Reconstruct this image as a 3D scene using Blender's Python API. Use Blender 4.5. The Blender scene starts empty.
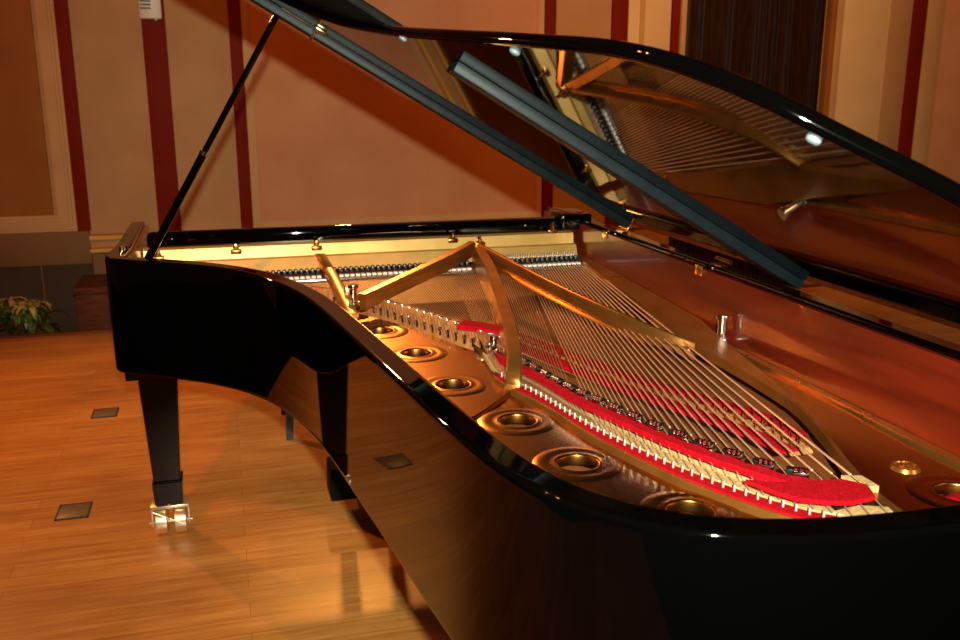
import bpy, bmesh, math, random
from mathutils import Vector, Matrix
random.seed(7)
S = bpy.context.scene
COL = S.collection
PI = math.pi
def lin(r, g, b):
    f = lambda c: (c/255/12.92) if c/255 <= .04045 else ((c/255+.055)/1.055)**2.4
    return (f(r), f(g), f(b), 1)

# ---------------------------------------------------------------- camera
cam = bpy.data.cameras.new('camera'); co = bpy.data.objects.new('camera', cam); COL.objects.link(co)
co.location = (0, 0, 1.446)
co.rotation_euler = (math.radians(90-14.05), 0, math.radians(-15.63))
cam.sensor_width = 36; cam.lens = 919/960*36; cam.clip_start = .02
cam.dof.use_dof = True; cam.dof.focus_distance = 1.9; cam.dof.aperture_fstop = 8
S.camera = co

# ---------------------------------------------------------------- world, lights, exposure
w = bpy.data.worlds.new('hall_air'); S.world = w; w.use_nodes = True
w.node_tree.nodes['Background'].inputs[0].default_value = (1, .26, .06, 1)
w.node_tree.nodes['Background'].inputs[1].default_value = .035
def spot(name, loc, target, power, color, size=90, blend=.6, radius=.06):
    l = bpy.data.lights.new(name, 'SPOT'); o = bpy.data.objects.new(name, l); COL.objects.link(o)
    o.location = loc
    o.rotation_euler = (Vector(target)-Vector(loc)).to_track_quat('-Z', 'Y').to_euler()
    l.energy = power; l.color = color; l.spot_size = math.radians(size); l.spot_blend = blend; l.shadow_soft_size = radius
    return o
WARM = (1, .40, .09); DEEP = (1, .20, .015)
spot('flash_light', (.03, -.25, 1.60), (2.5, 7.2, .6), 560, (.94, 1, .82), 80, .8, .02)
spot('stage_light', (-2.3, 6.5, 3.5), (.0, 2.4, .2), 350, WARM, 80, .8, .07)
spot('stage_light', (.85, 6.8, 3.0), (.33, 2.2, .8), 520, (1, .38, .07), 26, .9, .08)
spot('stage_light', (-2.6, 3.2, 4.6), (-.5, 3.0, .1), 65, WARM, 80, .8, .07)
spot('stage_light', (-2.5, 2.8, 4.6), (-.5, 3.0, .1), 65, WARM, 80, .8, .07)
spot('stage_light', (-1.6, -.6, 4.2), (.6, 6.8, .9), 470, DEEP, 66, .8, .07)
spot('stage_light', (3.2, 3.5, 4.6), (4.8, 7.2, 1.8), 330, (1, .34, .06), 90, .9, .07)
S.view_settings.view_transform = 'Standard'; S.view_settings.look = 'None'
S.view_settings.gamma = 1; S.view_settings.use_curve_mapping = False
S.view_settings.exposure = 0

# ---------------------------------------------------------------- materials
def mat(name, col, rough=.5, metal=0, coat=0, spec=.5, build=None):
    m = bpy.data.materials.new(name); m.use_nodes = True; nt = m.node_tree; b = nt.nodes['Principled BSDF']
    b.inputs['Base Color'].default_value = col; b.inputs['Roughness'].default_value = rough
    b.inputs['Metallic'].default_value = metal; b.inputs['Coat Weight'].default_value = coat
    b.inputs['Coat Roughness'].default_value = .03; b.inputs['Specular IOR Level'].default_value = spec
    if build: build(nt, b)
    return m
def noise(nt, scale, detail=4, stretch=(1, 1, 1), rough=.5, dist=0):
    tc = nt.nodes.new('ShaderNodeTexCoord'); mp = nt.nodes.new('ShaderNodeMapping'); n = nt.nodes.new('ShaderNodeTexNoise')
    mp.inputs['Scale'].default_value = stretch
    nt.links.new(tc.outputs['Object'], mp.inputs[0]); nt.links.new(mp.outputs[0], n.inputs['Vector'])
    n.inputs['Scale'].default_value = scale; n.inputs['Detail'].default_value = detail
    n.inputs['Roughness'].default_value = rough; n.inputs['Distortion'].default_value = dist
    return n
def ramp(nt, src, stops):
    r = nt.nodes.new('ShaderNodeValToRGB'); e = r.color_ramp.elements
    e[0].position, e[0].color = stops[0]; e[1].position, e[1].color = stops[-1]
    for p, c in stops[1:-1]:
        k = e.new(p); k.color = c
    nt.links.new(src, r.inputs[0]); return r
def mixed(c1, c2, scale, stretch=(1, 1, 1), lo=.35, hi=.65, bump=0, detail=5, rr=None):
    def f(nt, b):
        n = noise(nt, scale, detail, stretch)
        r = ramp(nt, n.outputs['Fac'], [(lo, c1), (hi, c2)]); nt.links.new(r.outputs[0], b.inputs['Base Color'])
        if bump:
            bp = nt.nodes.new('ShaderNodeBump'); bp.inputs['Strength'].default_value = bump; bp.inputs['Distance'].default_value = .002
            nt.links.new(n.outputs['Fac'], bp.inputs['Height']); nt.links.new(bp.outputs[0], b.inputs['Normal'])
        if rr:
            r2 = ramp(nt, n.outputs['Fac'], [(.3, (rr[0],)*3+(1,)), (.7, (rr[1],)*3+(1,))])
            nt.links.new(r2.outputs[0], b.inputs['Roughness'])
    return f
def lacquer_nodes(nt, b):
    n = noise(nt, 3, 2); r = ramp(nt, n.outputs['Fac'], [(.3, (.02,)*3+(1,)), (.7, (.035,)*3+(1,))])
    nt.links.new(r.outputs[0], b.inputs['Roughness'])
LACQ = mat('black_lacquer', (.0004, .0004, .0004, 1), .03, 0, 0, build=lacquer_nodes)
SATIN = mat('satin_black', (.005, .008, .010, 1), .5, spec=.2, build=mixed((.003, .006, .0075, 1), (.005, .009, .011, 1), 30, (1, 1, 1)))
LEGB = mat('black_leg_lacquer', (.0008, .0008, .0008, 1), .12, build=lacquer_nodes)
BRONZE = mat('bronze_plate', (.34, .14, .03, 1), .27, 1, build=mixed((.33, .136, .029, 1), (.35, .144, .031, 1), 5))
BRONZE_T = mat('bronze_strut', (.42, .16, .03, 1), .36, .85, build=mixed((.38, .14, .026, 1), (.46, .18, .038, 1), 14, rr=(.27, .34)))
GOLDP = mat('gold_flange', (.56, .31, .08, 1), .42, .45, build=mixed((.52, .28, .07, 1), (.62, .35, .10, 1), 9))
BRASS = mat('polished_brass', (.85, .62, .25, 1), .18, 1, build=mixed((.8, .56, .2, 1), (.9, .68, .32, 1), 20))
CASTER = mat('caster_brass', (.9, .78, .5, 1), .28, .9, build=mixed((.85, .72, .45, 1), (.95, .85, .6, 1), 30))
CHROME = mat('chrome', (.85, .85, .86, 1), .1, 1, build=mixed((.8, .8, .82, 1), (.9, .9, .9, 1), 20))
COPPER = mat('copper_winding', (.92, .62, .42, 1), .35, .8, build=mixed((.86, .55, .36, 1), (.96, .70, .5, 1), 200))
STEEL = mat('string_steel', (.62, .45, .30, 1), .3, .9, build=mixed((.65, .5, .36, 1), (.78, .62, .46, 1), 200))
PINM = mat('pin_nickel', (.6, .58, .54, 1), .35, .6, build=mixed((.56, .54, .5, 1), (.66, .64, .6, 1), 20))
REDF = mat('red_felt', lin(190, 8, 30), .95, spec=.06, build=mixed(lin(130, 4, 13), lin(168, 9, 23), 260, bump=.6))
CREAM = mat('cream_felt', lin(176, 142, 92), .9, spec=.1, build=mixed(lin(158, 126, 78), lin(194, 160, 108), 160, bump=.4))
WHITEF = mat('white_felt', lin(225, 215, 205), .9, build=mixed(lin(210, 200, 190), lin(238, 230, 222), 200))
MAHOG = mat('mahogany', lin(88, 22, 7), .28, build=mixed(lin(68, 13, 4), lin(104, 27, 9), 6, (6, .6, 5), .3, .7), coat=.4)
SOUND = mat('soundboard_spruce', lin(116, 60, 26), .45, build=mixed(lin(98, 50, 20), lin(134, 72, 32), 22, (6, .4, 1), .3, .7))
BRIDGE = mat('bridge_maple', lin(170, 110, 60), .5, build=mixed(lin(150, 92, 46), lin(190, 128, 74), 20, (1, 4, 1)))
MATTE = mat('matt_black', (.003, .003, .003, 1), .7, spec=.1, build=mixed((.002, .002, .002, 1), (.004, .004, .004, 1), 20))
EBONY = mat('damper_black', (.006, .006, .006, 1), .3, build=mixed((.004, .004, .004, 1), (.01, .01, .01, 1), 20))
RUBBER = mat('grey_rubber', lin(95, 108, 112), .5, build=mixed(lin(88, 100, 104), lin(104, 118, 122), 20))
IVORY = mat('white_key', lin(230, 225, 210), .2, build=mixed(lin(225, 220, 205), lin(235, 230, 215), 10))

def floor_nodes(nt, b):
    tc = nt.nodes.new('ShaderNodeTexCoord')
    br = nt.nodes.new('ShaderNodeTexBrick'); br.offset = .37; br.offset_frequency = 2
    nt.links.new(tc.outputs['Object'], br.inputs['Vector'])
    br.inputs['Scale'].default_value = 1; br.inputs['Brick Width'].default_value = 1.9; br.inputs['Row Height'].default_value = .083
    br.inputs['Mortar Size'].default_value = .0012; br.inputs['Mortar Smooth'].default_value = .3; br.inputs['Bias'].default_value = 0
    br.inputs['Color1'].default_value = (.1, .1, .1, 1); br.inputs['Color2'].default_value = (.9, .9, .9, 1); br.inputs['Mortar'].default_value = (.5, .5, .5, 1)
    n = noise(nt, 5, 8, (.55, 9, 1), .62, .3)
    n2 = noise(nt, 1.3, 4, (.7, 1.3, 1), .6)
    n3 = noise(nt, 3.2, 6, (.5, 5, 1), .75, .6)
    a = ramp(nt, n.outputs['Fac'], [(.28, lin(190, 122, 54)), (.5, lin(216, 148, 72)), (.72, lin(234, 172, 94))])
    hs = nt.nodes.new('ShaderNodeMixRGB'); hs.blend_type = 'MULTIPLY'; hs.inputs[0].default_value = 1
    pr = ramp(nt, br.outputs['Color'], [(0, (.76, .72, .70, 1)), (1, (1.0, 1.0, 1.0, 1))])
    nt.links.new(a.outputs[0], hs.inputs[1]); nt.links.new(pr.outputs[0], hs.inputs[2])
    m2 = nt.nodes.new('ShaderNodeMixRGB'); m2.blend_type = 'MULTIPLY'; m2.inputs[0].default_value = 1
    wr = ramp(nt, n2.outputs['Fac'], [(.32, (.70, .66, .62, 1)), (.6, (1, 1, 1, 1))])
    nt.links.new(hs.outputs[0], m2.inputs[1]); nt.links.new(wr.outputs[0], m2.inputs[2])
    m4 = nt.nodes.new('ShaderNodeMixRGB'); m4.blend_type = 'MULTIPLY'; m4.inputs[0].default_value = 1
    sc = ramp(nt, n3.outputs['Fac'], [(.27, (.45, .38, .34, 1)), (.38, (1, 1, 1, 1))])
    nt.links.new(m2.outputs[0], m4.inputs[1]); nt.links.new(sc.outputs[0], m4.inputs[2])
    m3 = nt.nodes.new('ShaderNodeMixRGB'); m3.blend_type = 'MIX'; m3.inputs[2].default_value = lin(90, 48, 22)
    mf = nt.nodes.new('ShaderNodeMath'); mf.operation = 'MULTIPLY'; mf.inputs[1].default_value = .55
    nt.links.new(br.outputs['Fac'], mf.inputs[0]); nt.links.new(mf.outputs[0], m3.inputs[0]); nt.links.new(m4.outputs[0], m3.inputs[1])
    nt.links.new(m3.outputs[0], b.inputs['Base Color'])
    rr = ramp(nt, n.outputs['Fac'], [(.3, (.34,)*3+(1,)), (.7, (.46,)*3+(1,))]); nt.links.new(rr.outputs[0], b.inputs['Roughness'])
FLOOR = mat('oak_boards', lin(190, 120, 60), .4, build=floor_nodes)
def paint(name, c, v=7):
    d = tuple(max(0, x-v) for x in c); e = tuple(min(255, x+v) for x in c)
    return mat(name, lin(*c), .65, spec=.12, build=mixed(lin(*d), lin(*e), 2.5, (1, 1, 1), .3, .7))
W_CREAM = paint('cream_paint', (190, 146, 96)); W_FRAME = paint('pale_moulding_paint', (208, 164, 108))
W_PINK = paint('salmon_paint', (214, 150, 104)); W_BROWN = paint('ochre_paint', (164, 102, 44)); W_RED = paint('oxblood_paint', (122, 28, 8), 4)
W_GREY = paint('grey_beige_paint', (134, 98, 62)); W_DGREY = paint('dark_grey_paint', (72, 58, 42)); W_GOLD = paint('gilded_rail_paint', (236, 178, 84))
W_RIGHT = paint('sand_paint', (234, 200, 140))
DWOOD = mat('dark_door_wood', lin(44, 24, 14), .35, build=mixed(lin(34, 18, 10), lin(54, 30, 18), 8, (8, 8, .6)))
NOSEW = mat('stage_edge_wood', lin(84, 40, 18), .4, build=mixed(lin(70, 32, 14), lin(98, 48, 22), 8, (.6, 8, 8)))
PLASTIC = mat('white_plastic', lin(225, 215, 195), .4, build=mixed(lin(218, 208, 188), lin(232, 222, 202), 10))
LEAF = mat('green_leaf', lin(50, 84, 30), .5, build=mixed(lin(30, 64, 20), lin(84, 116, 44), 14))
BRACT = mat('yellow_leaf', lin(190, 176, 84), .5, build=mixed(lin(140, 140, 56), lin(214, 196, 110), 18))
SHADE = mat('grey_steel_plate', lin(112, 92, 70), .45, build=mixed(lin(100, 82, 62), lin(126, 104, 80), 24))
BENCHM = mat('slate_grey_metal', lin(38, 43, 46), .5, build=mixed(lin(34, 39, 42), lin(42, 48, 51), 12))
BOXW = mat('box_red_brown', lin(84, 40, 14), .6, spec=.2, build=mixed(lin(72, 34, 10), lin(98, 48, 18), 9, (1, 1, 5)))
POT = mat('terracotta', lin(130, 66, 38), .7, build=mixed(lin(116, 56, 30), lin(142, 76, 46), 14))

# ---------------------------------------------------------------- helpers
def link(name, bm, m, parent=None, smooth=35):
    bmesh.ops.recalc_face_normals(bm, faces=bm.faces[:])
    me = bpy.data.meshes.new(name); bm.to_mesh(me); bm.free()
    if smooth:
        for p in me.polygons: p.use_smooth = True
        me.set_sharp_from_angle(angle=math.radians(smooth))
    if m: me.materials.append(m)
    o = bpy.data.objects.new(name, me); COL.objects.link(o)
    if parent: o.parent = parent
    return o
def empty(name, loc=(0, 0, 0), rz=0):
    o = bpy.data.objects.new(name, None); COL.objects.link(o); o.location = loc; o.rotation_euler = (0, 0, rz); return o
def tag(o, label=None, cat=None, group=None, kind=None):
    if label: o['label'] = label
    if cat: o['category'] = cat
    if group: o['group'] = group
    if kind: o['kind'] = kind
    return o
def box(bm, c, s, rot=None, bev=0):
    M = Matrix.Translation(c) @ (rot.to_4x4() if rot else Matrix()) @ Matrix.Diagonal((s[0], s[1], s[2], 1))
    r = bmesh.ops.create_cube(bm, size=1, matrix=M)
    if bev:
        es = {e for v in r['verts'] for e in v.link_edges}
        bmesh.ops.bevel(bm, geom=list(es), offset=bev, segments=2, affect='EDGES', profile=.5)
def frustum(bm, c0, s0, c1, s1):
    V = []
    for c, s in ((c0, s0), (c1, s1)):
        for i, j in ((-1, -1), (1, -1), (1, 1), (-1, 1)): V.append(bm.verts.new((c[0]+i*s[0]/2, c[1]+j*s[1]/2, c[2])))
    bm.faces.new(V[:4]); bm.faces.new(V[4:])
    for i in range(4): bm.faces.new((V[i], V[(i+1) % 4], V[4+(i+1) % 4], V[4+i]))
def tube(bm, pts, r, seg=8, caps=True):
    pts = [Vector(p) for p in pts]; rings = []
    up = None
    for i, p in enumerate(pts):
        d = (pts[min(i+1, len(pts)-1)]-pts[max(i-1, 0)]).normalized()
        a = up if up is not None else (Vector((0, 0, 1)) if abs(d.z) < .9 else Vector((1, 0, 0)))
        x = d.cross(a).normalized(); y = x.cross(d).normalized(); up = y
        rr = r[i] if isinstance(r, (list, tuple)) else r
        rings.append([bm.verts.new(p+x*rr*math.cos(2*PI*k/seg)+y*rr*math.sin(2*PI*k/seg)) for k in range(seg)])
    for a, b in zip(rings, rings[1:]):
        for k in range(seg): bm.faces.new((a[k], a[(k+1) % seg], b[(k+1) % seg], b[k]))
    if caps: bm.faces.new(rings[0][::-1]); bm.faces.new(rings[-1])
def lathe(bm, c, prof, seg=32, axis='Z'):
    rings = []
    for r, z in prof:
        ring = []
        for k in range(seg):
            a = 2*PI*k/seg; v = Vector((max(r, 1e-5)*math.cos(a), max(r, 1e-5)*math.sin(a), z))
            if axis == 'X': v = Vector((v.z, v.x, v.y))
            ring.append(bm.verts.new(Vector(c)+v))
        rings.append(ring)
    for a, b in zip(rings, rings[1:]):
        for k in range(seg): bm.faces.new((a[k], a[(k+1) % seg], b[(k+1) % seg], b[k]))
    if prof[0][0] < 1e-4: bmesh.ops.remove_doubles(bm, verts=rings[0], dist=1e-4)
    if prof[-1][0] < 1e-4: bmesh.ops.remove_doubles(bm, verts=rings[-1], dist=1e-4)
def spline(pts, n=6, closed=False):
    P = [Vector(p) for p in pts]; out = []; N = len(P)
    for i in range(N if closed else N-1):
        if closed: a, b, c, d = P[i-1], P[i], P[(i+1) % N], P[(i+2) % N]
        else: a, b, c, d = P[max(i-1, 0)], P[i], P[i+1], P[min(i+2, N-1)]
        for k in range(n):
            t = k/n
            out.append(.5*((2*b)+(-a+c)*t+(2*a-5*b+4*c-d)*t*t+(-a+3*b-3*c+d)*t**3))
    if not closed: out.append(P[-1])
    return out
def resample(pts, n):
    P = [Vector(p) for p in pts]; L = [0]
    for a, b in zip(P, P[1:]): L.append(L[-1]+(b-a).length)
    out = []; j = 0
    for i in range(n):
        s = L[-1]*i/(n-1)
        while j < len(L)-2 and L[j+1] < s: j += 1
        t = (s-L[j])/max(L[j+1]-L[j], 1e-9); out.append(P[j].lerp(P[j+1], t))
    return out
def prism(bm, loops, ztop, thick):
    """flat slab with holes; loops[0] outer, others holes; ztop is a number or f(x, y)"""
    zf = ztop if callable(ztop) else (lambda x, y: ztop)
    tops, edges = [], []
    for lp in loops:
        vs = [bm.verts.new((p[0], p[1], zf(p[0], p[1]))) for p in lp]; tops.append(vs)
        edges += [bm.edges.new((vs[i], vs[(i+1) % len(vs)])) for i in range(len(vs))]
    r = bmesh.ops.triangle_fill(bm, use_beauty=True, use_dissolve=False, edges=edges)
    fs = [g for g in r['geom'] if isinstance(g, bmesh.types.BMFace)]
    bot = {}
    for vs in tops:
        for v in vs: bot[v] = bm.verts.new((v.co.x, v.co.y, v.co.z-thick))
    for f in fs: bm.faces.new([bot[v] for v in reversed(f.verts)])
    for vs in tops:
        for i in range(len(vs)):
            a, b = vs[i], vs[(i+1) % len(vs)]; bm.faces.new((a, b, bot[b], bot[a]))
def offset_path(path, d):
    """shift a 2D open path by d to its right-hand side normal (inward for our outline)"""
    out = []
    for i, p in enumerate(path):
        a = (p-path[i-1]).normalized() if i else None
        b = (path[i+1]-p).normalized() if i < len(path)-1 else None
        if a is None: a = b
        if b is None: b = a
        na = Vector((a.y, -a.x))*-1; nb = Vector((b.y, -b.x))*-1
        m = (na+nb).normalized(); k = 1/max(m.dot(na), .35)
        out.append(p+m*d*k)
    return out
def sweep2d(bm, path, prof, caps=True):
    """prof: list of (inward offset, z) closed loop along a 2D path"""
    rows = []
    for d, z in prof:
        rows.append([bm.verts.new((q.x, q.y, z)) for q in offset_path(path, d)])
    n = len(rows)
    for j in range(n):
        A, B = rows[j], rows[(j+1) % n]
        for i in range(len(path)-1): bm.faces.new((A[i], A[i+1], B[i+1], B[i]))
    if caps:
        bm.faces.new([r[0] for r in rows]); bm.faces.new([r[-1] for r in reversed(rows)])
def beam(bm, pts, wid, hgt, lip=0):
    """strut: pts are 3D centre points of its top; rectangular section with optional top lip"""
    P = [Vector(p) for p in pts]; rings = []
    for i, p in enumerate(P):
        d = P[min(i+1, len(P)-1)]-P[max(i-1, 0)]; d.z = 0; d.normalize(); x = Vector((d.y, -d.x, 0))
        w_ = wid[i] if isinstance(wid, (list, tuple)) else wid
        h_ = hgt[i] if isinstance(hgt, (list, tuple)) else hgt
        l = w_/2; t = lip
        sec = [(-l, 0), (-l-t, -.003), (-l-t, -.012), (-l, -.016), (-l, -h_), (l, -h_), (l, -.016), (l+t, -.012), (l+t, -.003), (l, 0)] if t else \
              [(-l+.003, 0), (-l, -.004), (-l-.002, -h_), (l+.002, -h_), (l, -.004), (l-.003, 0)]
        rings.append([bm.verts.new(p+x*a+Vector((0, 0, b))) for a, b in sec])
    n = len(rings[0])
    for a, b in zip(rings, rings[1:]):
        for k in range(n): bm.faces.new((a[k], a[(k+1) % n], b[(k+1) % n], b[k]))
    bm.faces.new(rings[0]); bm.faces.new(rings[-1][::-1])
def B(): return bmesh.new()

# ================================================================ THE SETTING
bm = B(); box(bm, (3.7, 2.79, -.15), (10.7, 6.18, .3)); tag(link('floor', bm, FLOOR, smooth=0), kind='structure')
bm = B(); box(bm, (3.7, 5.905, -.02), (10.7, .05, .075), bev=.015); tag(link('trim_1', bm, NOSEW), kind='structure')
bm = B(); box(bm, (2.5, 1.6, -.75), (22, 11.5, .04)); tag(link('floor_lower', bm, W_DGREY, smooth=0), kind='structure')
WY = 7.2; ZT = 5.2
bm = B(); box(bm, (2.5, WY+.15, 2.2), (13, .26, 6.2)); tag(link('wall_back', bm, W_CREAM, smooth=0), kind='structure')
_tn = [1]
def trim(x0, x1, z0, z1, dep, m, bev=.004):
    _tn[0] += 1
    bm = B(); box(bm, ((x0+x1)/2, WY+.02-dep/2, (z0+z1)/2), (x1-x0, dep, z1-z0), bev=bev)
    return tag(link('trim_%d' % _tn[0], bm, m), kind='structure')
def frame(x0, x1, z0, z1, wd, dep, m):
    """stepped panel moulding, one mesh"""
    _tn[0] += 1
    bm = B()
    for k, (ww, dd) in enumerate(((wd, dep*.5), (wd*.62, dep*.8), (wd*.28, dep))):
        o = (wd-ww)/2
        a0, a1, b0, b1 = x0+o, x1-o, z0+o, z1-o
        y = WY+.02-dd/2
        box(bm, ((a0+ww/2), y, (b0+b1)/2), (ww, dd, b1-b0)); box(bm, ((a1-ww/2), y, (b0+b1)/2), (ww, dd, b1-b0))
        box(bm, ((a0+a1)/2, y, b0+ww/2), (a1-a0-2*ww, dd, ww)); box(bm, ((a0+a1)/2, y, b1-ww/2), (a1-a0-2*ww, dd, ww))
    return tag(link('trim_%d' % _tn[0], bm, m, smooth=0), kind='structure')
# left bay
trim(-4, -.95, -.8, .21, .03, W_DGREY); trim(-4, -.95, .21, .45, .05, W_GREY)
trim(-4, -1.18, .52, ZT, .022, W_BROWN); frame(-4.0, -1.03, .45, ZT, .12, .05, W_FRAME)
trim(-1.03, -.94, .45, ZT, .024, W_RED); trim(-1.305, -1.295, -.8, .21, .034, W_GREY)
# pilaster
trim(-.94, 2.62, -.8, .3, .07, W_GREY)
trim(-.95, 2.62, .295, .325, .11, W_GOLD, .01); trim(-.95, 2.62, .385, .42, .1, W_GOLD, .01); trim(-.95, 2.62, .325, .385, .05, W_CREAM)
trim(-.47, -.31, .42, ZT, .03, W_RED); trim(.125, .215, .42, ZT, .03, W_RED)
frame(.215, 2.54, .42, ZT, .07, .045, W_FRAME); trim(.275, 2.48, .48, ZT, .026, W_PINK)
trim(2.55, 2.64, .42, ZT, .03, W_RED); trim(3.12, 3.26, .3, ZT, .03, W_RED)
trim(3.26, 3.64, .3, ZT, .024, W_RIGHT); trim(3.36, 3.40, .3, ZT, .04, W_FRAME); trim(3.645, 3.71, .3, ZT, .05, W_RED); trim(3.71, 3.76, .3, ZT, .08, W_FRAME)
# dark doorway
_d = empty('door_1', (4.40, WY-.05, 0)); _d['kind'] = 'structure'
bm = B(); box(bm, (0, .04, 2.2), (1.34, .06, 5.8)); link('door_panel', bm, DWOOD, _d)
for k, x in enumerate((-.62, -.50, -.22, .02, .12, .20, .34, .60)):
    bm = B(); box(bm, (x, 0, 2.2), (.03 if k % 2 else .055, .07, 5.8), bev=.012); link('door_moulding', bm, DWOOD, _d)
trim(5.12, 5.17, .3, ZT, .09, W_BROWN); trim(5.17, 5.25, .3, ZT, .07, W_FRAME)
trim(5.25, 5.75, .3, ZT, .03, W_RIGHT); trim(5.75, 5.97, .3, ZT, .045, W_CREAM); trim(5.965, 6.115, .3, ZT, .055, W_RED)
trim(6.115, 6.29, .3, ZT, .07, W_FRAME); trim(6.29, 8.9, .3, ZT, .03, W_PINK)
bm = B(); box(bm, (-4.1, 2.2, 2), (.2, 9, 6.6)); 
bm.free()

# thermostat on the wall
t = tag(empty('wall_sensor', (-.40, WY-.04, 1.93)), 'small cream plastic box with grey grille on the dark red wall stripe', 'sensor')
bm = B(); box(bm, (0, 0, .15), (.15, .07, .30), bev=.012); link('housing', bm, PLASTIC, t)
bm = B()
for k in range(9): box(bm, (-.03, -.037, .07+.024*k), (.07, .006, .010))
link('grille', bm, BENCHM, t)
bm = B(); lathe(bm, (.03, 0, -.004), [(0, -.012), (.01, -.01), (.012, 0), (.012, .01), (0, .01)], 12); link('indicator', bm, CHROME, t)

# floor outlet plates
for (x, y, lab) in ((-.578, 3.265, 'square steel floor socket cover, the one level with the brass caster'), (-.585, 4.325, 'square steel floor socket cover farther back toward the stage edge')):
    t = tag(empty('floor_socket', (x, y, 0)), lab, 'floor socket', 'floor socket covers')
    bm = B(); box(bm, (0, 0, .0015), (.10, .115, .003), bev=.001); link('cover_plate', bm, SHADE, t)
    bm = B()
    for a, b_, sx, sy in ((0, .06, .108, .006), (0, -.06, .108, .006), (.052, 0, .006, .126), (-.052, 0, .006, .126)): box(bm, (a, b_, .002), (sx, sy, .004))
    link('frame', bm, BENCHM, t)

# brown box behind the stage edge, plants
t = tag(empty('wooden_box', (-.78, 6.45, -.73)), 'red-brown wooden box behind the stage edge, beside the plants', 'box')
bm = B(); box(bm, (0, 0, .45), (.34, .42, .90), bev=.006); link('body', bm, BOXW, t)
bm = B(); box(bm, (0, 0, .925), (.36, .45, .05), bev=.008); link('top_board', bm, BOXW, t)
def leaf(bm, base, az, elev, L, W, curl):
    rows = []
    for i in range(5):
        s = i/4; ww = W*math.sin(PI*min(.98, .08+s*.92))**.8
        e = elev-curl*s*s
        p = Vector(base)+Vector((math.cos(az)*math.cos(e), math.sin(az)*math.cos(e), math.sin(e)))*L*s
        n = Vector((-math.sin(az), math.cos(az), 0))
        rows.append([bm.verts.new(p-n*ww/2), bm.verts.new(p-Vector((0, 0, ww*.15))), bm.verts.new(p+n*ww/2)])
    for a, b in zip(rows, rows[1:]):
        bm.faces.new((a[0], a[1], b[1], b[0])); bm.faces.new((a[1], a[2], b[2], b[1]))
def plant(x, y, h, spread, n, m, lab, top=None):
    t = tag(empty('potted_plant', (x, y, -.73)), lab, 'plant', 'plants behind the stage edge')
    bm = B(); lathe(bm, (0, 0, 0), [(0, 0), (.08, 0), (.11, .20), (.12, .2), (.12, .23), (.10, .23), (.095, .19), (0, .19)], 20); link('pot', bm, POT, t)
    bm = B()
    for k in range(n):
        a = random.uniform(0, 2*PI); z = h*random.uniform(.45, 1); r = spread*random.random()*.5
        leaf(bm, (math.cos(a)*r, math.sin(a)*r, z-.06), a+random.uniform(-.5, .5), random.uniform(-.2, .9), random.uniform(.10, .19), random.uniform(.035, .06), random.uniform(.2, 1.3))
    for k in range(7):
        a = random.uniform(0, 2*PI); tube(bm, [(0, 0, .19), (math.cos(a)*spread*.2, math.sin(a)*spread*.2, h*.8)], .005, 5)
    link('foliage', bm, m, t)
    if top:
        bm = B()
        for k in range(top):
            a = random.uniform(0, 2*PI); r = spread*random.random()*.6; z = h*random.uniform(.88, 1.05)
            for q in range(5): leaf(bm, (math.cos(a)*r, math.sin(a)*r, z), q*2*PI/5+a, random.uniform(-.1, .5), random.uniform(.08, .13), .035, .8)
        link('yellow_leaves', bm, BRACT, t)
plant(-1.26, 6.3, .90, .20, 90, LEAF, 'bushy green plant with a pale yellow crown of leaves', 14)
plant(-1.75, 6.35, .84, .22, 90, LEAF, 'dark green leafy plant at the left frame edge, left of the yellow-crowned one')

# bench behind the keyboard
t = tag(empty('piano_bench', (.62, 3.93, 0)), 'dark bench behind the piano, only slim slate grey legs showing under the case', 'bench')
bm = B(); box(bm, (0, 0, .50), (.84, .38, .07), bev=.02); link('seat', bm, EBONY, t)
bm = B(); box(bm, (0, 0, .445), (.80, .34, .04)); link('seat_frame', bm, BENCHM, t)
for sx in (-1, 1):
    for sy in (-1, 1):
        bm = B(); frustum(bm, (sx*.41, sy*.165, 0), (.028, .028), (sx*.39, sy*.15, .43), (.042, .042)); link('leg', bm, BENCHM, t)

# ================================================================ THE PIANO
P = tag(empty('grand_piano', (.45, 2.0, 0)), 'black polished concert grand piano with raised lid and bronze iron plate, on brass casters', 'piano')
P.location = (0, 0, 0)
X1 = 1.24
OUT = [(-.305, 3.32), (-.305, 3.0), (-.308, 2.80), (-.318, 2.68), (-.324, 2.625), (-.306, 2.595), (-.26, 2.565), (-.16, 2.50), (-.066, 2.43), (.0, 2.362), (.053, 2.287), (.094, 2.205), (.127, 2.11), (.150, 2.03), (.167, 1.95), (.183, 1.845), (.203, 1.68),
       (.2225, 1.52), (.2345, 1.419), (.2525, 1.263), (.267, 1.146), (.284, 1.031), (.303, .952), (.321, .898), (.345, .852), (.371, .818), (.404, .787), (.440, .762), (.487, .740), (.54, .723), (.60, .713), (.66, .708), (.74, .703), (.86, .706),
       (.97, .718), (1.07, .745), (1.15, .79), (1.205, .86), (1.232, .95), (X1, 1.06), (X1, 1.6), (X1, 2.4), (X1, 3.32)]
_p = resample(spline([(a, b, 0) for a, b in OUT], 8), 260)
for _k in range(8):
    _p = [_p[0]]+[(_p[i-1]+_p[i]*2+_p[i+1])/4 if not (18 < i < 36 and _k > 4) else _p[i] for i in range(1, len(_p)-1)]+[_p[-1]]
path = [Vector((p.x, p.y)) for p in _p]
ZR = 1.01
bm = B()
sweep2d(bm, path, [(.004, .69), (.001, .691), (0, .694), (0, .70), (0, .85), (0, .998), (0, 1.004), (.0008, 1.0075), (.003, 1.0095), (.006, ZR), (.010, ZR), (.036, ZR), (.040, ZR), (.0425, 1.0085), (.0435, 1.005), (.0435, .99), (.0435, .69)])
link('rim', bm, LACQ, P, 40)
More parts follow.
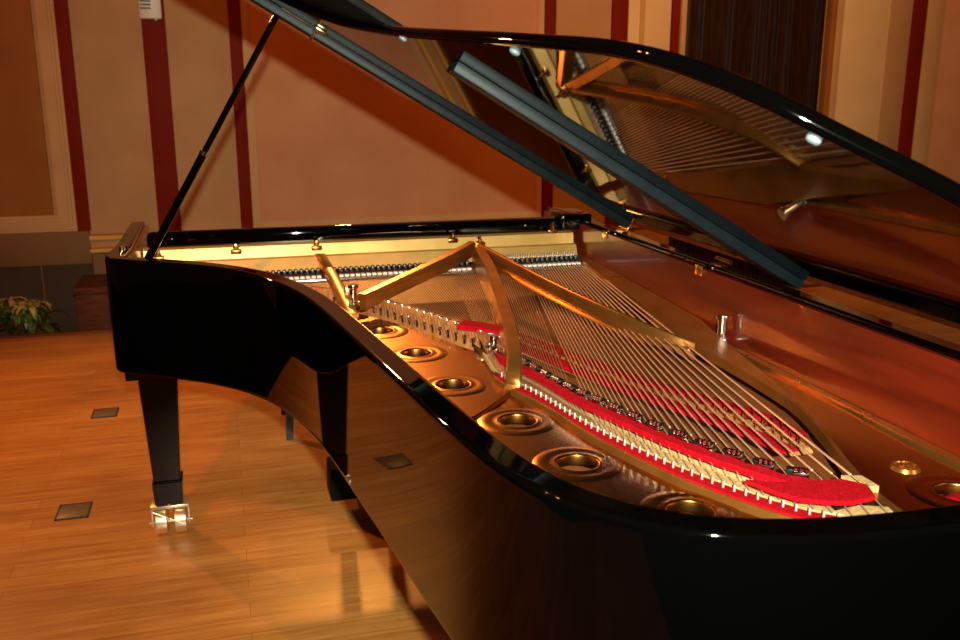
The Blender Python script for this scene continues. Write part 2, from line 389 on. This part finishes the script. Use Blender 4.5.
bm = B(); sweep2d(bm, path[:], [(.044, .70), (.044, .997), (.056, .997), (.056, .70)]); link('inner_rim', bm, MAHOG, P, 40)
inner = offset_path(path, .058)

# keybed, front block, key slip, stretcher
bm = B(); box(bm, (.4675, 2.98, .668), (1.53, .66, .042), bev=.004); link('keybed', bm, LACQ, P)
bm = B(); box(bm, (.4675, 3.28, .76), (1.44, .06, .14), bev=.01); link('key_slip', bm, LACQ, P)
kb = B(); box(kb, (.4675, 3.19, .765), (1.23, .15, .022)); link('keyboard', kb, IVORY, P)
bm = B(); box(bm, (.47, 3.01, .985), (1.41, .045, .065), bev=.016); link('stretcher', bm, LACQ, P)
bm = B(); box(bm, (1.175, 3.03, 1.005), (.11, .16, .055), bev=.01); link('cheek_block', bm, LACQ, P)

# soundboard
sb = [(p.x, p.y) for p in offset_path(path, .06)]
bm = B(); prism(bm, [sb], .79, .01); link('soundboard', bm, SOUND, P, 0)

# plate web (treble, tail and bass corner) -----------------------------------------
inn = [q for q in offset_path(path, .058) if q.y < 2.90 or q.x > 1.0]
inn = [q for q in inn if not (q.x > 1.0 and q.y > 1.93)]
edge = [(1.178, 1.95), (1.15, 1.80), (1.10, 1.58), (1.02, 1.33), (.97, 1.17), (.93, 1.02), (.90, .985), (.85, .985), (.80, 1.015), (.75, 1.08), (.706, 1.17), (.670, 1.26), (.638, 1.36), (.615, 1.46), (.597, 1.58), (.572, 1.70),
        (.560, 1.80), (.585, 1.93), (.565, 2.07), (.50, 2.24), (.42, 2.42), (.34, 2.56), (.20, 2.70), (-.05, 2.82), (-.24, 2.88)]
bassledge = [q for q in inn if q.x > 1.17 and q.y > 1.0]
web = []
for q in inn:
    if q.x > 1.10 and q.y > 1.15: web.append((1.157+.008*math.sin(q.y*9), q.y))
    else: web.append((q.x, q.y))
HOLES = [(.38, 2.32), (.44, 2.09), (.455, 1.83), (.52, 1.58), (.553, 1.355), (.65, 1.145), (1.075, 1.085), (.84, .86)]
HOLES = [(.375, 2.32), (.425, 2.09), (.452, 1.83), (.517, 1.58), (.552, 1.357), (.648, 1.14), (1.085, 1.085)]
HR = .036
holes = [[(x+HR*math.cos(2*PI*k/40), y+HR*math.sin(2*PI*k/40)) for k in range(40)] for x, y in HOLES]
bm = B(); prism(bm, [web+edge]+holes, .83, .014); plate = link('iron_plate', bm, BRONZE, P, 30)
for x, y in HOLES:
    bm = B()
    lathe(bm, (x, y, .8315), [(HR-.0015, -.018), (HR-.0015, -.002), (HR-.0005, .0006), (HR+.0015, .0016), (HR+.0045, .0014), (HR+.010, 0), (HR+.016, .0002), (HR+.022, .0010), (HR+.028, .0010), (HR+.036, 0), (HR+.042, -.0018)], 48)
    tag(link('soundhole_ring', bm, BRONZE, plate, 60), 'shallow ring cast round a sound hole')
# raised lip along hitch edge of the plate
lipP = [(p[0], p[1], .836) for p in edge[10:16]][::-1]
hitch = [(.545, 1.83), (.556, 1.74), (.580, 1.66), (.596, 1.58), (.607, 1.50), (.622, 1.42), (.643, 1.34), (.668, 1.26), (.695, 1.19), (.730, 1.12), (.765, 1.065), (.80, 1.02), (.85, .985), (.89, .975)]
HC = resample([Vector((a, b, .843)) for a, b in [(p.x, p.y) for p in spline([(a, b, 0) for a, b in hitch], 5)]], 60)
bm = B(); beam(bm, HC, .011, .02); link('plate_lip', bm, BRONZE_T, plate)
# low step between treble web and tail web
bm = B(); beam(bm, spline([(.557, 1.76, .842), (.53, 1.725, .840), (.50, 1.69, .838), (.462, 1.65, .836), (.421, 1.615, .835), (.36, 1.59, .834), (.30, 1.58, .833)], 5), .022, .012); link('plate_step', bm, BRONZE, plate)
# bass flange, raised, sloping to the tail
fl = [(1.168, 2.96), (1.146, 2.80), (1.128, 2.646), (1.098, 2.279), (1.056, 1.98), (1.068, 1.709), (1.057, 1.499), (1.013, 1.339), (.979, 1.25), (.935, 1.131), (.890, 1.0)]
fr = [(.925, 1.0), (.938, 1.094), (.966, 1.188), (1.020, 1.339), (1.088, 1.575), (1.128, 1.819), (1.168, 2.03), (1.180, 2.12), (1.182, 2.5), (1.182, 2.96)]
def zfl(x, y): return .85+max(0, min(1, (y-1.6)/1.3))*.045
fl2 = [(p.x, p.y) for p in spline([(a, b, 0) for a, b in fl], 4)]; fr2 = [(p.x, p.y) for p in spline([(a, b, 0) for a, b in fr], 4)]
bm = B(); prism(bm, [fl2+fr2], zfl, .022); link('bass_flange', bm, BRONZE_T, plate, 30)
# gold ledge beside the spine
bm = B(); prism(bm, [[(1.166, 1.0), (1.182, 1.0), (1.182, 1.98), (1.170, 1.98), (1.162, 1.7), (1.168, 1.45), (1.160, 1.3)]], .838, .03); link('rim_ledge', bm, BRONZE_T, plate, 30)
# struts
bm = B(); beam(bm, spline([(.803, 2.90, .955), (.739, 2.512, .94), (.653, 2.105, .925), (.596, 1.86, .91), (.567, 1.76, .885), (.555, 1.735, .850)], 6), [.032]*31, .075, 0); link('strut', bm, BRONZE_T, plate)
bm = B(); beam(bm, spline([(.797, 2.90, .96), (.872, 2.305, .93), (.956, 1.977, .903), (1.045, 1.86, .872)], 8), .014, .040, 0); link('strut', bm, BRONZE_T, plate)
bm = B(); beam(bm, spline([(.785, 2.90, .962), (.66, 2.745, .948), (.555, 2.65, .932), (.44, 2.545, .915), (.355, 2.475, .900)], 6), .022, .045, .004); link('strut', bm, BRONZE_T, plate)
bm = B(); beam(bm, spline([(.289, 2.99, .94), (.300, 2.84, .92), (.308, 2.686, .90), (.317, 2.40, .865)], 6), .022, .035, .005); link('strut', bm, BRONZE_T, plate)
bm = B(); beam(bm, spline([(.031, 3.02, .94), (.020, 2.93, .90), (.026, 2.80, .865)], 6), .022, .03, .004); link('strut', bm, BRONZE_T, plate)
bm = B(); beam(bm, spline([(.794, 2.90, .926), (.866, 2.305, .896), (.948, 1.977, .870), (1.035, 1.87, .862)], 8), .034, .008, 0); link('strut_flange', bm, BRONZE_T, plate)
# front of plate: two stepped bright gold bands
for nm, pr in (('front_flange', [(2.995, .972), (2.965, .966), (2.955, .928), (2.99, .92)]), ('pin_block_flange', [(2.95, .932), (2.935, .929), (2.915, .890), (2.94, .885)])):
    bm = B(); vs = []
    for x in (-.245, 1.165): vs.append([bm.verts.new((x, y, z)) for y, z in pr])
    bm.faces.new(vs[0]); bm.faces.new(vs[1][::-1])
    for k in range(4): bm.faces.new((vs[0][k], vs[0][(k+1) % 4], vs[1][(k+1) % 4], vs[1][k]))
    tag(link(nm, bm, GOLDP, plate, 0), 'bright gold band across the front of the plate')
bm = B(); box(bm, (.46, 2.88, .872), (1.41, .09, .012)); link('pin_panel', bm, BRONZE, plate)
# nose bolts
for x, y, z in ((.031, 2.965, .965), (.282, 2.965, .965), (-.20, 2.93, .96), (.733, 2.965, .97), (1.09, 2.975, .985), (.803, 2.88, .968)):
    bm = B(); box(bm, (x, y-.005, z-.012), (.034, .022, .014), bev=.003)
    lathe(bm, (x, y-.005, z), [(0, .015), (.005, .014), (.0065, .011), (.0065, .003), (.009, .002), (.009, -.004), (0, -.004)], 6); link('nose_bolt', bm, BRONZE, plate)
for x, y, z, h, r in ((.590, 1.989, .835, .055, .0085), (.338, 2.535, .86, .055, .012), (1.162, 1.945, .85, .062, .013)):
    bm = B(); lathe(bm, (x, y, z), [(0, h), (r*1.25, h), (r*1.35, h-.004), (r*1.3, h-.009), (r*.95, h-.012), (r*.85, .006), (r*1.2, .004), (r*1.3, 0), (0, 0)], 24); link('chrome_post', bm, CHROME, plate)
for x, y, z in ((.590, 1.989, .83), (.345, 2.53, .845)):
    bm = B(); lathe(bm, (x, y, z), [(0, .014), (.016, .013), (.03, .006), (.034, 0), (0, 0)], 24); link('bolt_boss', bm, BRASS, plate)
bm = B(); box(bm, (.332, 2.575, .875), (.03, .03, .06), bev=.004); link('strut_foot', bm, BRASS, plate)
# cast emblem disc beside the bass hole
bm = B(); lathe(bm, (1.073, 1.19, .83), [(0, .004), (.017, .004), (.018, .006), (.022, .006), (.024, .002), (.025, 0), (0, 0)], 28)
for k in (-1, 0, 1): box(bm, (1.073+k*.008, 1.19, .836), (.003, .022, .003))
box(bm, (1.073, 1.19, .836), (.026, .003, .003)); link('cast_emblem', bm, BRONZE_T, plate)

# bridges --------------------------------------------------------------------------
def ribbon(bm, pts, wid, zt, th, n=40):
    Q = resample([p for p in spline([(a, b, zt) for a, b in pts], 6)], n); beam(bm, Q, wid, th)
bm = B(); ribbon(bm, [(.66, 2.10), (.70, 1.98), (.755, 1.80), (.815, 1.64), (.875, 1.50), (.925, 1.37), (.935, 1.28)], .045, .846, .012); lb = link('long_bridge', bm, BRIDGE, P)
fa = [(.66, 2.20), (.702, 2.10), (.769, 1.894), (.827, 1.715), (.895, 1.57), (.955, 1.44), (.965, 1.33)]
fb = [(.64, 2.09), (.673, 2.01), (.724, 1.83), (.785, 1.64), (.842, 1.49), (.888, 1.36), (.905, 1.27)]
bm = B(); ribbon(bm, fa, .032, .851, .006); tag(link('felt_strip', bm, REDF, P), 'red felt woven behind the long bridge')
bm = B(); ribbon(bm, fb, .036, .851, .006); tag(link('felt_strip', bm, REDF, P), 'red felt woven in front of the long bridge')
tb = [(.24, 2.78), (.36, 2.66), (.455, 2.48), (.55, 2.27), (.635, 2.09)]
bm = B(); ribbon(bm, tb, .022, .866, .06); link('treble_bridge', bm, BRIDGE, P)
bm = B(); ribbon(bm, [(.565, 2.20), (.60, 2.17), (.655, 2.09)], .055, .872, .012, 12); tag(link('felt_strip', bm, REDF, P), 'short red felt beside the left curved strut')

# tail: black base, red, cream and red strips laid in front of the lip -----------------
HCx = [Vector((p.x, p.y)) for p in HC]
def band(name, d0, d1, z, th, m, i0=0, i1=60, lab=None, wob=0):
    bm = B(); tops = []
    for i in range(i0, i1):
        t_ = i/59; k = 1-.42*max(0, (t_-.55)/.45)**1.3
        wv = wob*math.sin(i*1.9)
        a = HCx[i]+Vector((.10, 1))*((d0+wv*.6)*k); b = HCx[i]+Vector((.10, 1))*((d1+wv)*k)
        tops.append([bm.verts.new((q.x, q.y, zz)) for q, zz in ((a, z-th), (a, z), (b, z), (b, z-th))])
    for p, q in zip(tops, tops[1:]):
        for j in range(4): bm.faces.new((p[j], p[(j+1) % 4], q[(j+1) % 4], q[j]))
    bm.faces.new(tops[0]); bm.faces.new(tops[-1][::-1])
    o = link(name, bm, m, P, 30)
    if lab: tag(o, lab)
    return o
band('bearing_bar', -.002, .30, .836, .02, EBONY, 1, 60)
band('felt_strip', .006, .060, .846, .01, REDF, 2, 57, 'red felt strip under the hitch pins', .002)
band('felt_strip', .066, .120, .848, .01, CREAM, 8, 56, 'cream felt strip under the string ends')
band('felt_strip', .116, .168, .8715, .012, REDF, 5, 56, 'broad red felt strip in front of the aliquot pins', .006)
band('cream_felt_rest', .172, .215, .845, .01, CREAM, 2, 57, 'cream felt under the chrome aliquots')
band('cream_felt_rest', .08, .185, .847, .01, CREAM, 1, 8, 'cream felt block at the strut foot')
bm = B(); prism(bm, [[(.735, 1.135), (.770, 1.115), (.820, 1.105), (.875, 1.098), (.900, 1.070), (.885, 1.032), (.840, 1.026), (.805, 1.037), (.775, 1.055), (.755, 1.085)]], .8745, .007); tag(link('felt_pad', bm, REDF, P, 30), 'broad red felt pad at the tail end')
bm = B(); prism(bm, [[(.905, 1.135), (.935, 1.125), (.935, 1.085), (.915, 1.09)]], .861, .012); tag(link('felt_pad', bm, CREAM, P, 30), 'small cream felt end')
bm = B(); prism(bm, [[(.825, 1.045), (.875, 1.052), (.912, 1.035), (.905, 1.005), (.85, 1.005)]], .852, .012); tag(link('felt_pad', bm, CREAM, P, 30), 'cream felt behind the red pad')
# red felt lying in the bass hole
bm = B(); lathe(bm, (1.087, 1.078, .812), [(0, .012), (.015, .012), (.026, .008), (.033, 0), (.028, -.006), (0, -.006)], 18)
for v in bm.verts: v.co += Vector((0, 0, .006*math.sin(v.co.x*90)*math.cos(v.co.y*70)))
tag(link('felt_pad', bm, REDF, P), 'red felt inside the round hole at the bass corner')

# strings --------------------------------------------------------------------------
def hc(t_):
    f = t_*59; i = min(int(f), 58); return HCx[i].lerp(HCx[i+1], f-i)
NS = 62
for i in range(NS):
    s = i/(NS-1)
    te = .035+.96*(.60*s+.40*s**3)
    k = 1-.42*max(0, (te-.55)/.45)**1.3
    bass = s > .58
    e = hc(te)+Vector((.1, 1))*(.038*k)
    fx = .70+.465*(.8*s+.2*s*s)
    m_ = hc(te)+Vector((.17 if bass else .1, 1))*(.20*k)          # where it leaves the aliquot
    z_ = .868 if bass else .8625
    r = .0008 if not bass else (.0011+.0011*(s-.58)/.42)
    a = Vector((fx, 2.86, .878)); mm = Vector((m_.x, m_.y, z_)); ee = Vector((e.x, e.y, .856))
    bm = B()
    if bass: tube(bm, [a, a.lerp(mm, .03)], .0007, 6, False); tube(bm, [a.lerp(mm, .03), a.lerp(mm, .985)], r, 6); tube(bm, [a.lerp(mm, .985), mm, ee], .0008, 6, False)
    else: tube(bm, [a, mm, ee], r, 6, False)
    link('string', bm, COPPER if bass else STEEL, P)
bm = B()
tq = resample(spline([(a, b, 0) for a, b in tb], 6), 60)
for i in range(60):
    s = i/59; q = tq[i]; fx = .10+.575*s
    tube(bm, [(fx*.75+q.x*.25+.02*s, 2.86, .876), (q.x, q.y, .868), (q.x-.012, q.y-.12, .850)], .0007, 5, False)
tag(link('treble_strings', bm, STEEL, P), kind='stuff')
# treble hitch pins + aliquot clusters
for i in range(22):
    q = resample(spline([(a, b, 0) for a, b in [(.30, 2.68), (.375, 2.575), (.455, 2.405), (.54, 2.205), (.615, 2.02)]], 5), 22)[i]
    bm = B(); lathe(bm, (q.x, q.y, .83), [(0, .022), (.005, .021), (.0055, .014), (.003, .012), (.003, 0)], 10)
    link('hitch_pin', bm, CHROME, P)
    bm = B(); box(bm, (q.x+.012, q.y+.045, .864), (.016, .012, .008), bev=.002); link('aliquot', bm, CHROME, P)
for i in range(44):
    te = .06+.86*i/43; k = 1-.42*max(0, (te-.55)/.45)**1.3
    q = hc(te)+Vector((.1, 1))*(.036*k)
    bm = B(); lathe(bm, (q.x, q.y, .845), [(0, .0125), (.0018, .012), (.0021, .010), (.0019, 0), (0, 0)], 8); link('hitch_pin', bm, PINM, P)
for i in range(18):
    te = .07+.85*i/17; k = 1-.42*max(0, (te-.55)/.45)**1.3
    q = hc(te)+Vector((.1, 1))*(.197*k)
    bm = B(); tgt = hc(min(1, te+.02))-hc(max(0, te-.02)); az = math.atan2(tgt.y, tgt.x)
    R_ = Matrix.Rotation(az, 3, 'Z')
    box(bm, (q.x, q.y, .870), (.024, .014, .010), R_, .002)
    for j in (-1, 0, 1):
        v = R_ @ Vector((j*.0085, -.002, 0)); lathe(bm, (q.x+v.x, q.y+v.y, .873), [(0, .009), (.0026, .008), (.003, 0), (0, 0)], 8)
    link('aliquot', bm, CHROME, P)
    bm = B(); box(bm, (q.x+.01*math.cos(az+1.57), q.y+.018, .866), (.034, .016, .012), R_, .002); link('agraffe_block', bm, EBONY, P)
# bridge pins
for i in range(40):
    q = resample(spline([(a, b, 0) for a, b in [(.665, 2.10), (.755, 1.80), (.815, 1.64), (.875, 1.50), (.925, 1.37), (.935, 1.28)]], 6), 40)[i]
    for sgn in (-1, 1):
        bm = B(); lathe(bm, (q.x+sgn*.012, q.y+sgn*.006, .846), [(0, .024), (.0018, .0235), (.0018, 0), (0, 0)], 6); link('bridge_pin', bm, BRASS, P)
# dampers (black heads, white felts)
nd = 62
for i in range(nd):
    x = .085+1.055*i/(nd-1)
    if abs(x-.30) < .012 or abs(x-.79) < .02: continue
    bm = B(); box(bm, (x, 2.872, .893), (.0115, .022, .020), bev=.0025); d = link('damper', bm, EBONY, P)
    bm = B(); box(bm, (x, 2.850, .879), (.013, .020, .010), bev=.001); link('damper_felt', bm, WHITEF, d)
bm = B(); box(bm, (.46, 2.822, .873), (1.10, .010, .008), bev=.002); link('damper_rail', bm, CHROME, P)
for i in range(34):
    x = .86+.0085*i
    bm = B(); tube(bm, [(x, 2.897, .875), (x, 2.890, .915)], .0028, 8); lathe(bm, (x, 2.893, .895), [(.003, 0), (.0042, .001), (.0042, .009), (.003, .01)], 8)
    link('tuning_pin', bm, COPPER, P)

# ---------------------------------------------------------------- lid
TH = math.radians(30.5); HX, HZ = 1.22, 1.04
lidM = Matrix.Translation((HX, 0, HZ)) @ Matrix.Rotation(TH, 4, 'Y')   # local -X runs out along the lid, +Z is its upper face
def lidlink(name, bm, m, parent, smooth=35):
    bmesh.ops.transform(bm, matrix=lidM, verts=bm.verts[:]); return link(name, bm, m, parent, smooth)
LF = 2.62
LO = [(1.50, 2.62), (1.38, 2.56), (1.24, 2.47), (1.128, 2.34), (1.057, 2.18), (.998, 1.918), (.948, 1.587), (.918, 1.380), (.893, 1.221), (.877, 1.118), (.856, 1.035), (.836, .986), (.812, .945), (.786, .912), (.758, .886), (.717, .862), (.684, .845), (.637, .818), (.594, .792), (.544, .770), (.45, .752), (.34, .765), (.22, .78), (.10, .81), (.03, .85), (0, .93)]
_q = resample(spline([(-a-(.018 if .04 < a < 1.3 else 0), b, 0) for a, b in LO], 8), 200)
for _k in range(10): _q = [_q[0]]+[(_q[i-1]+_q[i]*2+_q[i+1])/4 for i in range(1, len(_q)-1)]+[_q[-1]]
lo = [Vector((p.x, p.y)) for p in resample(_q, 170)]
LT = .022
def lidring(d, z): return [Vector((q.x, q.y, z)) for q in offset_path(lo, d)]
bm = B(); rows = []
for d, z in ((.008, 0), (.0045, .0007), (.0015, .0028), (0, .007), (0, LT-.007), (.0015, LT-.0028), (.0045, LT-.0007), (.008, LT)):
    rows.append([bm.verts.new(v) for v in lidring(d, z)])
edge_faces = []
for a, b in zip(rows, rows[1:]):
    for k in range(len(a)-1): bm.faces.new((a[k], a[k+1], b[k+1], b[k])).smooth = True
ends = [[r[0] for r in rows], [r[-1] for r in rows]]
for r, flip in ((rows[0], 0), (rows[-1], 1)):
    c = bm.verts.new((0, LF, r[0].co.z))
    es = [bm.edges.get((r[k], r[k+1])) for k in range(len(r)-1)]+[bm.edges.new((r[-1], c)), bm.edges.new((c, r[0]))]
    g = bmesh.ops.triangle_fill(bm, use_beauty=True, use_dissolve=True, edges=es)
    ends[0].insert(0, c) if not flip else ends[0].append(c)
    ends[1].insert(0, c) if not flip else ends[1].append(c)
for e in ends: bm.faces.new(e)
bmesh.ops.recalc_face_normals(bm, faces=bm.faces[:])
flat = [abs(f.normal.z) > .999 or len(f.verts) > 6 for f in bm.faces]
bmesh.ops.transform(bm, matrix=lidM, verts=bm.verts[:])
lid = link('lid', bm, LACQ, P, 0)
for p, fl_ in zip(lid.data.polygons, flat): p.use_smooth = not fl_
bm = B(); box(bm, (-.755, 2.31, .034), (1.50, .62, .020), bev=.006); lidlink('front_flap', bm, MATTE, lid)
for y0, x0, x1, in ((2.545, -1.50, -.035), (1.72, -.905, .008)):
    bm = B(); box(bm, ((x0+x1)/2, y0+.03, -.011), (x1-x0, .06, .022), bev=.003); tag(lidlink('batten', bm, SATIN, lid), 'satin black bar across the underside of the lid')
for L, y in ((.995, 1.857), (.911, 1.361), (.70, .872)):
    bm = B(); lathe(bm, (-L, y, 0), [(0, -.006), (.005, -.006), (.008, -.004), (.009, 0), (0, 0)], 18); lidlink('rubber_buffer', bm, RUBBER, lid)
bm = B(); box(bm, (-1.10, 2.50, -.004), (.03, .05, .008), bev=.002); tube(bm, [(-1.11, 2.49, -.004), (-1.11, 2.49, -.03), (-1.11, 2.51, -.035), (-1.11, 2.53, -.03)], .004, 8); lidlink('prop_hook', bm, BRASS, lid)
# hinges
for y, yp in ((2.66, 2.73), (2.06, 2.11)):
    bm = B(); tube(bm, [(1.222, y-.035, 1.024), (1.222, y+.035, 1.024)], .006, 12); box(bm, (1.21, y, 1.013), (.02, .05, .004)); link('hinge', bm, BRASS, P)
    bm = B(); box(bm, (1.1815, yp, .992), (.004, .035, .026), bev=.001); link('hinge_plate', bm, BRASS, P)
# prop
pt = Vector((.165, 2.535, 1.632)); pb = Vector((-.215, 2.60, .985))
pr_ = empty('lid_prop', (0, 0, 0)); pr_.parent = P
bm = B(); tube(bm, [pb, pb.lerp(pt, .46)], .0105, 14); link('lower_rod', bm, LACQ, pr_)
bm = B(); tube(bm, [pb.lerp(pt, .44), pt], .0082, 14); link('upper_rod', bm, LACQ, pr_)
bm = B(); tube(bm, [pb.lerp(pt, .455), pb.lerp(pt, .47)], .0118, 14); link('collar', bm, CHROME, pr_)
bm = B(); box(bm, (-.236, 2.62, .975), (.03, .07, .03), bev=.005); tube(bm, [(-.24, 2.60, .995), (-.20, 2.60, .995)], .009, 12); link('bracket', bm, BRASS, pr_)
bm = B(); tube(bm, [(-.28, 2.72, ZR), (-.28, 2.72, ZR+.012)], .008, 12); lathe(bm, (-.275, 2.73, ZR), [(0, .014), (.010, .012), (.013, 0), (0, 0)], 14); link('lid_pin', bm, BRASS, P)

# ---------------------------------------------------------------- legs with casters
def make_leg(x, y, ztop, fine=True, rz=0):
    l = empty('leg', (x, y, 0), rz); l.parent = P
    bm = B(); frustum(bm, (0, 0, .20), (.084, .084), (0, 0, ztop), (.128, .128))
    bmesh.ops.bevel(bm, geom=bm.edges[:], offset=.004, segments=2, affect='EDGES'); link('leg_post', bm, LEGB, l)
    bm = B(); frustum(bm, (0, 0, .115), (.088, .088), (0, 0, .20), (.095, .095)); bmesh.ops.bevel(bm, geom=bm.edges[:], offset=.004, segments=2, affect='EDGES'); link('foot_block', bm, LEGB, l)
    c = empty('caster', (0, 0, 0)); c.parent = l
    for sx in (-1, 1):
        bm = B(); lathe(bm, (sx*.030, 0, .046), [(0, -.021), (.038, -.021), (.045, -.017), (.046, 0), (.045, .017), (.038, .021), (0, .021)], 28, 'X'); link('wheel', bm, CASTER, l)
    bm = B(); box(bm, (0, 0, .106), (.118, .075, .012), bev=.003)
    for sx in (-1, 1): box(bm, (sx*.058, -.012, .072), (.007, .028, .075), bev=.002)
    tube(bm, [(-.068, -.012, .046), (.068, -.012, .046)], .0045, 10)
    tube(bm, [(-.052, -.05, .100), (.036, -.052, .052)], .0035, 8); lathe(bm, (-.008, -.052, .074), [(0, .006), (.007, .003), (.007, -.004), (0, -.006)], 10)
    link('caster_bracket', bm, CASTER, l)
    bpy.data.objects.remove(c)
    bm = B(); lathe(bm, (.0, -.046, .122), [(0, .005), (.004, .003), (.004, -.003), (0, -.005)], 10); link('screw', bm, CHROME, l)
make_leg(-.235, 3.01, .648); make_leg(1.15, 3.06, .648); make_leg(.76, 1.12, .69)
# lyre with pedals
ly = empty('pedal_lyre', (.425, 3.02, 0)); ly.parent = P
bm = B(); box(bm, (0, 0, .125), (.26, .13, .12), bev=.008); link('pedal_box', bm, MATTE, ly)
for sx in (-1, 1):
    bm = B(); frustum(bm, (sx*.075, 0, .18), (.03, .05), (sx*.055, 0, .66), (.045, .06)); link('post', bm, LEGB, ly)
bm = B(); box(bm, (0, 0, .63), (.2, .12, .04), bev=.006); link('top_block', bm, LEGB, ly)
for sx in (-1, 0, 1):
    bm = B(); box(bm, (sx*.065, .12, .075), (.035, .14, .012), bev=.004); link('pedal', bm, BRASS, ly)
for sx in (-1, 1):
    bm = B(); tube(bm, [(sx*.06, -.06, .12), (sx*.06, -.30, .64)], .006, 8); link('brace', bm, BRASS, ly)
